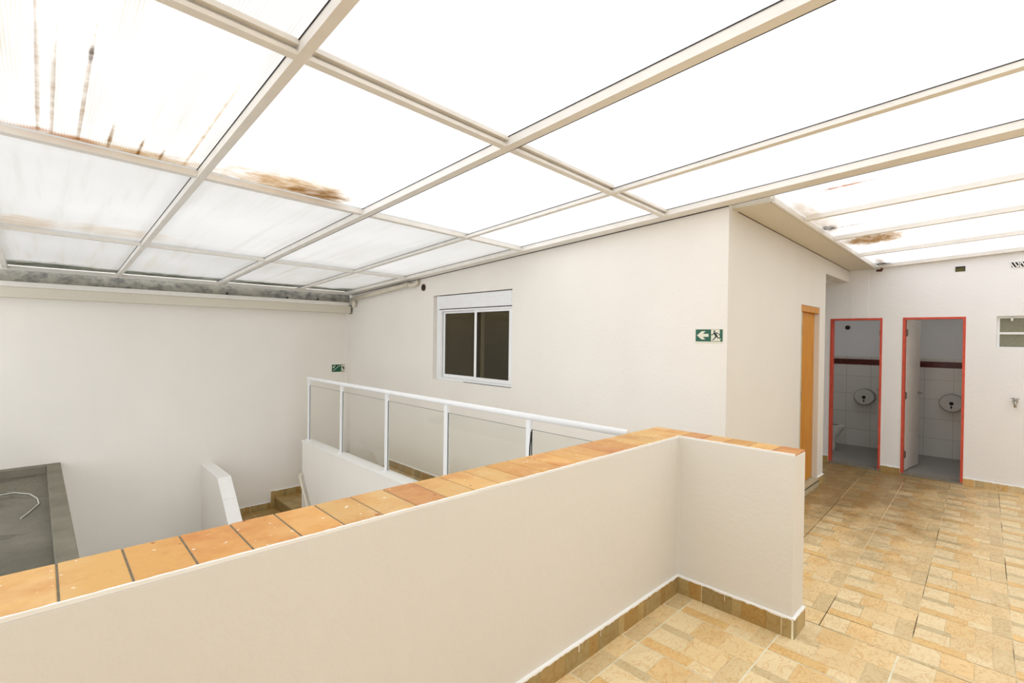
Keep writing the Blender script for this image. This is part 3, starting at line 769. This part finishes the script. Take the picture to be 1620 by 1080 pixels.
# pvc pipe in the corner
dp = thing('drain_pipe', 'cream drain pipe sloping along the window wall under the roof corner', 'pipe', (3.9, 7.2, 2.4))
obj('tube', MB().tube([(3.925, 8.16, 2.335), (3.925, 6.32, 2.475)], .034, 16), 'pvc', dp)
obj('elbow', MB().tube([(3.925, 6.32, 2.475), (3.925, 6.24, 2.462), (3.93, 6.17, 2.455), (3.945, 6.11, 2.475), (3.948, 6.08, 2.52)], .030, 16), 'pvc', dp)
obj('collar', MB().tube([(3.925, 6.38, 2.470), (3.925, 6.30, 2.477)], .039, 16), 'pvc', dp)
obj('tee', MB().tube([(3.935, 8.07, 2.34), (3.935, 8.07, 2.20)], .035, 14), 'pvc', dp)
ph = thing('pipe_opening', 'round rusty pipe mouth in the window wall beside the drain pipe bend', 'pipe', (XW, 5.98, 2.41))
obj('sleeve', MB().tube([(XW-.012, 5.98, 2.415), (XW-.001, 5.98, 2.415)], .05, 20), 'rust', ph)
obj('mouth', MB().tube([(XW-.014, 5.98, 2.415), (XW-.011, 5.98, 2.415)], .036, 20), 'black', ph)

# ------------------------------------------------------------ window_1
w1 = thing('window_1', None, None, (XW, 4.93, 1.11), kind='structure')
y0, y1, z0, z1 = 4.13, 5.735, 1.11, 2.281
mb = MB(); mb.box(XW+.02, y0+.001, 2.0905, XW+.12, y1-.062, z1-.012); sb = obj('shutter_box', mb, 'alu', w1)
mb = MB()
for k in range(5): mb.box(XW+.016, y0+.03, 2.115+.032*k, XW+.02, y1-.09, 2.139+.032*k)
obj('cover_ribs', mb, 'alu', sb)
obj('shadow_gap', MB().box(XW+.03, y0+.001, 2.0785, XW+.1, y1-.106, 2.0900), 'gasket', w1)
fx = XW+.012
fr = MB(); fr.box(fx, y0+.001, z0+.001, fx+.09, y0+.022, 2.077); fr.box(fx, y1-.175, z0+.001, fx+.03, y1-.118, 2.077); fr.box(fx+.0005, y0+.0222, z0+.001, fx+.0895, y1-.1752, z0+.035); fr.box(fx+.0005, y0+.0222, 2.055, fx+.0895, y1-.1752, 2.077)
obj('frame', fr, 'alu', w1)
fr = MB(); fr.box(fx+.01, y1-.1175, z0+.001, fx+.08, y1-.1055, 2.077); obj('black_track', fr, 'gasket', w1)
obj('jamb_channel', MB().box(XW+.024, y1-.105, z0+.001, XW+.11, y1-.062, 2.0895), 'alu', w1)
obj('reveal_filler', MB().box(XW+.06, y1-.0615, z0+.001, XW+.12, y1-.001, z1-.001), 'wall', w1)
def sash(ya, yb, xf, nm):
    t_ = .045; s_ = MB(); za, zb = z0+.037, 2.053
    s_.box(xf, ya, za, xf+.025, ya+t_, zb); s_.box(xf, yb-t_, za, xf+.025, yb, zb); s_.box(xf+.0004, ya+t_, za, xf+.0246, yb-t_, za+t_); s_.box(xf+.0004, ya+t_, zb-.028, xf+.0246, yb-t_, zb)
    q = obj('sash', s_, 'alu', w1, bevel=.002)
    obj('pane', MB().box(xf+.010, ya+t_, za+t_, xf+.014, yb-t_, zb-.028), 'win_glass', q)
    k = .006; e = MB(); e.box(xf+.004, yb-t_-k, za+t_, xf+.0095, yb-t_, zb-.028); e.box(xf+.004, ya+t_, zb-.028-k, xf+.0095, yb-t_, zb-.028); obj('pane_seal', e, 'gasket', q)
sash(4.705, 5.558, XW+.046, 'a'); sash(4.154, 4.845, XW+.018, 'b')
obj('sill_gap', MB().box(XW+.001, y0, z0-.0+.0, XW+.012, y1-.7, z0+.006), 'gasket', w1)
# left door-like window 2 on the toilet wall
w2 = thing('window_2', None, None, (XD, -.2, 1.66), kind='structure')
y0, y1, z0, z1 = -.55, .166, 1.664, 2.034
fr = MB()
for b in ((y0, y0+.03, z0, z1), (y1-.025, y1-.001, z0+.001, z1-.001)): fr.box(XD+.045, b[0], b[2], XD+.085, b[1], b[3])
for b in ((y0+.03, y1-.025, z0+.001, z0+.012), (y0+.03, y1-.025, z1-.025, z1-.001), (y0+.03, y1-.025, 1.822, 1.848)): fr.box(XD+.0455, b[0], b[2], XD+.0845, b[1], b[3])
obj('frame', fr, 'alu', w2)
for a, b in ((z0+.012, 1.822), (1.848, z1-.025)):
    obj('pane', MB().box(XD+.062, y0+.03, a, XD+.066, y1-.025, b), 'frost', w2)
kn = thing('latch', 'x', 'x', (0, 0, 0)); bpy.data.objects.remove(kn)
obj('latch', MB().tube([(XD+.04, .042, 2.012), (XD+.03, .042, 2.012), (XD+.028, .042, 1.975)], .012, 10), 'alu', w2)

# ------------------------------------------------------------ doors
def hinge(y, x, z, parent, ax=0):
    h = MB()
    h.box(x-.012, y-.014, z-.04, x+.012, y+.014, z+.04); h.tube([(x, y, z-.048), (x, y, z+.048)], .009, 10)
    return obj('hinge', h, 'hinge', parent)
d1 = thing('door_1', None, None, (6.27, YC, 0), kind='structure')
fr = MB(); fr.box(5.925, YC+.008, 2.040, 6.629, YC+.15, 2.107); 
obj('frame', fr, 'yellow', d1)
obj('jamb', MB().box(5.925, YC+.02, .09, 6.035, YC+.14, 2.040), 'pale_jamb', d1, label='pale grey-green jamb')
lf = MB(); lf.box(6.036, YC+.055, .095, 6.629, YC+.090, 2.038); lf.box(6.036, YC+.045, .095, 6.14, YC+.055, 2.038)
obj('leaf', lf, 'yellow', d1)
for z in (.35, 1.10, 1.83):
    h = MB(); h.box(6.03, YC+.036, z-.05, 6.085, YC+.046, z+.05); h.tube([(6.036, YC+.03, z-.055), (6.036, YC+.03, z+.055)], .012, 10); obj('hinge', h, 'hinge', d1)
obj('threshold', MB().box(5.90, YC-.02, -.003, 6.632, YC+.115, .088), 'sill_light', d1)
obj('threshold_joint', MB().box(5.90, YC-.022, .058, 6.632, YC-.0195, .068), 'gasket', d1)
def stall(nm, y0, y1, hinge_left, leaf_a, leaf_b):
    d = thing(nm, None, None, (XD, (y0+y1)/2, 0), kind='structure')
    f = MB(); t_ = .026; zt_ = 2.035
    f.box(XD-.006, y0+.0005, .001, XD+.11, y0+t_, zt_-.0005); f.box(XD-.006, y1-t_, .001, XD+.11, y1-.0005, zt_-.0005); f.box(XD-.0055, y0+t_, zt_-t_, XD+.1095, y1-t_, zt_-.0005)
    obj('frame', f, 'red', d, label='red painted steel frame', bevel=.002)
    a, b = Vector(leaf_a), Vector(leaf_b); dr = (b-a).normalized(); nr = Vector((-dr.y, dr.x, 0))*.033
    if not hinge_left: nr = -nr
    lf_ = obj('leaf', MB().beam(a, b, nr, (0, 0, 1.98)), 'door_white', d, label='white door leaf opened inward', bevel=.002)
    s = -1 if hinge_left else 1
    p = b-dr*.055+Vector((0, 0, .99))
    hd = MB()
    n_ = nr.normalized()
    q = p-n_*.0
    hd.tube([q, q-n_*.045, q-n_*.05-dr*.09], .009, 10); hd.tube([q, q-n_*.008], .024, 14)
    q = p+nr; hd.tube([q, q+n_*.045, q+n_*.05-dr*.09], .009, 10); hd.tube([q, q+n_*.008], .024, 14)
    obj('handle', hd, 'chrome', lf_)
    hy = (y1-t_-.004) if hinge_left else (y0+t_+.004)
    for z in (.25, 1.02, 1.84): hinge(hy, XD+.095, z, d)
    obj('threshold', MB().box(XD-.012, y0+t_*0, -.003, XD+.14, y1, .022), 'stone_sill', d)
    return d
stall('door_2', 1.242, 1.835, False, (XD+.135, 1.277, .035), (XD+.70, 1.345, .035))
stall('door_3', .430, 1.030, True, (XD+.125, 1.002, .035), (XD+.71, .925, .035))

# ------------------------------------------------------------ fittings in the toilets
def dispenser(y, z, lb):
    d = thing('paper_dispenser', lb, 'dispenser', (9.594, y, z), 'round paper dispensers in the toilets')
    def ring(x, r, sc=1.0):
        pts = []
        for k in range(36):
            a = 2*math.pi*k/36; rx, rz = r, r*.94
            py, pz = math.cos(a)*rx, math.sin(a)*rz
            if pz < -r*.88: pz = -r*.88
            if pz < -.25*r: py *= 1-.30*((-pz/r)-.25)
            pts.append((x, y+py, z+pz))
        return pts
    obj('back_shell', MB().loft([ring(9.594, .142), ring(9.50, .142)]), 'plastic_edge', d)
    obj('cover', MB().loft([ring(9.50, .138), ring(9.488, .134), ring(9.483, .122)]), 'plastic', d)
    obj('keyhole', MB().tube([(9.484, y, z+.0), (9.481, y, z+.0)], .026, 16), 'black', d)
    obj('slot', MB().prism([(9.4825, y-.008, z-.035), (9.4825, y+.008, z-.035), (9.4825, y+.010, z-.06), (9.4825, y, z-.085), (9.4825, y-.010, z-.06)], (-.002, 0, 0)), 'black', d)
dispenser(1.690, .830, 'grey round paper dispenser on the tiled wall of the left toilet')
dispenser(.645, .838, 'grey round paper dispenser on the tiled wall of the right toilet')
sp = thing('wall_outlet', 'small dark round outlet high on the left toilet wall', 'outlet', (9.594, 1.945, 1.95))
obj('ring', MB().tube([(9.594, 1.945, 1.95), (9.585, 1.945, 1.95)], .036, 18), 'rust', sp)
obj('hole', MB().tube([(9.586, 1.945, 1.95), (9.583, 1.945, 1.95)], .028, 18), 'black', sp)
# toilet bowl, tank towards the partition on the left, bowl towards the door
tl = thing('toilet', 'white porcelain toilet at the left side of the left toilet', 'toilet', (8.95, 2.05, .02))
def oval(cy, cx, ry, rx, z, n=28):
    return [(cx+math.sin(2*math.pi*k/n)*rx, cy+math.cos(2*math.pi*k/n)*ry, z) for k in range(n)]
rings = [oval(2.06, 8.95, .12, .10, .02), oval(2.06, 8.95, .115, .095, .10), oval(2.07, 8.95, .11, .09, .18), oval(2.055, 8.95, .15, .13, .26), oval(2.045, 8.95, .19, .17, .34), oval(2.04, 8.95, .205, .185, .385), oval(2.04, 8.95, .205, .185, .395), oval(2.04, 8.95, .165, .145, .395), oval(2.05, 8.95, .12, .10, .28)]
obj('bowl', MB().loft(rings), 'porcelain', tl)
def oring(z, r0=1.0): return oval(2.04, 8.95, .21*r0, .19*r0, z)
obj('seat', MB().loft([oring(.396, .97), oring(.400, 1.0), oring(.412, 1.0), oring(.416, .97), oring(.416, .62), oring(.410, .60)], caps=False), 'plastic', tl)
obj('tank', MB().box(8.77, 2.22, .38, 9.13, 2.298, .74), 'porcelain', tl, bevel=.012)

# ------------------------------------------------------------ signs
def plane_map(kind):
    if kind == 'X': return lambda y, z, d=0: (XW-.001-d, y, z)
    return lambda x, z, d=0: (x, YL-.001-d, z)
def poly_on(mb, mp, ox, oz, s, sgn, pts, d0, d1):
    P_ = [Vector(mp(ox+sgn*u*s, oz+v*s, d0)) for u, v in pts]
    off = Vector(mp(0, 0, d1))-Vector(mp(0, 0, d0)); mb.prism(P_, off)
def limb(u0, v0, u1, v1, w0, w1=None):
    w1 = w1 or w0; dx, dy = u1-u0, v1-v0; L = math.hypot(dx, dy); nx, ny = -dy/L, dx/L
    return [(u0-nx*w0, v0-ny*w0), (u1-nx*w1, v1-ny*w1), (u1+nx*w1, v1+ny*w1), (u0+nx*w0, v0+ny*w0)]
def circ(u, v, r, n=14): return [(u+math.cos(2*math.pi*k/n)*r, v+math.sin(2*math.pi*k/n)*r) for k in range(n)]
def runner(mb, mp, ox, oz, s, sgn, u, v, k, d0, d1):
    # running figure heading left; u,v lower-left of a k-high square
    T_ = lambda pts: [(u+a*k, v+b*k) for a, b in pts]
    for pts in (circ(.36, .86, .085), limb(.36, .70, .56, .44, .10, .09), limb(.30, .72, .66, .70, .045), limb(.32, .72, .20, .56, .035), limb(.22, .56, .04, .56, .035), limb(.64, .70, .80, .56, .035), limb(.80, .58, .84, .50, .03),
                limb(.54, .50, .46, .32, .065, .05), limb(.46, .33, .26, .10, .05, .04), limb(.56, .50, .66, .28, .065, .05), limb(.66, .27, .94, .27, .045), limb(.92, .29, .98, .20, .03), limb(.28, .10, .16, .12, .03)):
        poly_on(mb, mp, ox, oz, s, sgn, T_(pts), d0, d1)
# sign on the window wall: arrow left, running man
s1 = thing('exit_sign', 'green sign with a left arrow and running figure on the window wall corner', 'sign', (XW, 1.77, 1.745))
mp = plane_map('X'); W_, H_ = .226, .100; ox, oz = 1.886, 1.694; sg = -1
a = MB(); poly_on(a, mp, ox, oz, 1, sg, [(-.006, -.012), (W_+.004, -.012), (W_+.004, H_+.004), (-.006, H_+.004)], 0, .002); obj('plate', a, 'lum', s1)
a = MB(); poly_on(a, mp, ox, oz, 1, sg, [(0, 0), (W_, 0), (W_, H_), (0, H_)], .002, .003); obj('green_field', a, 'green', s1)
a = MB(); S = W_/667
def px1(pts): return [((x-357)*S, (640-y)*S) for x, y in pts]
poly_on(a, mp, ox, oz, 1, sg, px1([(390, 490), (510, 388), (605, 388), (540, 452), (682, 452), (682, 525), (540, 525), (600, 590), (505, 590)]), .003, .0036)
obj('arrow', a, 'lum', s1)
a = MB(); poly_on(a, mp, ox, oz, 1, sg, px1([(745, 350), (955, 350), (955, 545), (990, 570), (985, 590), (955, 590), (975, 628), (745, 628)]), .003, .0036); obj('door_symbol', a, 'lum', s1)
a = MB(); runner(a, mp, ox, oz, 1, sg, (728-357)*S, .005, .092, .0036, .0042); obj('running_figure', a, 'dark_green', s1)
# sign on the far left wall: stairs down and running man
s2 = thing('exit_sign', 'green sign with stairs, arrow and running figure on the far left wall', 'sign', (3.81, YL, 1.125))
mp = plane_map('Y'); W_, H_ = .268, .128; ox, oz = 3.674, 1.062; sg = 1
a = MB(); poly_on(a, mp, ox, oz, 1, sg, [(-.006, -.012), (W_+.004, -.012), (W_+.004, H_+.004), (-.006, H_+.004)], 0, .003); obj('plate', a, 'lum', s2)
a = MB(); poly_on(a, mp, ox, oz, 1, sg, [(0, 0), (W_, 0), (W_, H_), (0, H_)], .003, .0045); obj('green_field', a, 'green', s2)
a = MB(); q = .018
st_ = []
for k in range(5): st_ += [(.030+k*.024, .020+k*.018), (.030+k*.024, .038+k*.018)]
st_.append((.030+5*.024, .020+5*.018))
lo = [(u+.009, v-.007) for u, v in reversed(st_)]
for k in range(len(st_)-1):
    u0, v0 = st_[k]; u1, v1 = st_[k+1]; poly_on(a, mp, ox, oz, 1, sg, [(min(u0, u1)-.003, min(v0, v1)-.004), (max(u0, u1)+.004, min(v0, v1)-.004), (max(u0, u1)+.004, max(v0, v1)+.004), (min(u0, u1)-.003, max(v0, v1)+.004)], .0045, .0055)
poly_on(a, mp, ox, oz, 1, sg, limb(.030, .085, .058, .115, .006), .0045, .0055); poly_on(a, mp, ox, oz, 1, sg, [(.014, .068), (.048, .074), (.020, .102)], .0045, .0055)
obj('stairs_and_arrow', a, 'lum', s2)
a = MB(); poly_on(a, mp, ox, oz, 1, sg, [(.168, .008), (.245, .008), (.245, .122), (.168, .122)], .0045, .0055)
obj('door_symbol', a, 'lum', s2)
a = MB(); runner(a, mp, ox, oz, 1, sg, .160, .012, .100, .0055, .0065); obj('running_figure', a, 'dark_green', s2)

# ------------------------------------------------------------ small things on the toilet wall
v = thing('wall_vent', 'small olive rectangular vent high on the toilet wall', 'vent', (XD, .49, 2.61))
obj('recess', MB().box(XD-.003, .450, 2.583, XD-.001, .530, 2.645), 'vent_dark', v)
m_ = MB(); m_.box(XD-.008, .446, 2.583, XD-.003, .451, 2.645); m_.box(XD-.008, .529, 2.583, XD-.003, .534, 2.645); m_.box(XD-.007, .451, 2.628, XD-.003, .529, 2.645); obj('surround', m_, 'black', v)
v = thing('air_grille', 'white pierced air grille high on the toilet wall above the window', 'vent', (XD, -.1, 2.62))
obj('backing', MB().box(XD-.003, -.30, 2.590, XD-.001, .055, 2.652), 'black', v)
m_ = MB(); y = -.30
while y < .05:
    m_.prism([(XD-.009, y, 2.592), (XD-.009, y+.012, 2.592), (XD-.009, y+.042, 2.650), (XD-.009, y+.030, 2.650)], (.006, 0, 0))
    if int(y*100) % 2: m_.prism([(XD-.009, y+.03, 2.592), (XD-.009, y+.042, 2.592), (XD-.009, y+.012, 2.650), (XD-.009, y, 2.650)], (.006, 0, 0))
    y += .03
m_.box(XD-.009, -.31, 2.586, XD-.001, .06, 2.592); m_.box(XD-.009, -.31, 2.650, XD-.001, .06, 2.656)
obj('pierced_bars', m_, 'paint', v)
tp = thing('tap', 'small chrome wall tap on the white wall right of the toilets', 'tap', (XD, .002, 1.04))
obj('tap_body', MB().tube([(XD, .002, 1.055), (XD-.05, .002, 1.055), (XD-.065, .002, 1.045), (XD-.068, .002, .99)], .012, 12), 'chrome', tp)
obj('rosette', MB().tube([(XD, .002, 1.055), (XD-.008, .002, 1.055)], .026, 18), 'chrome', tp)
obj('tap_handle', MB().tube([(XD-.035, .002, 1.06), (XD-.035, .002, 1.085)], .007, 10).tube([(XD-.035, -.03, 1.088), (XD-.035, .034, 1.088)], .006, 10), 'chrome', tp)
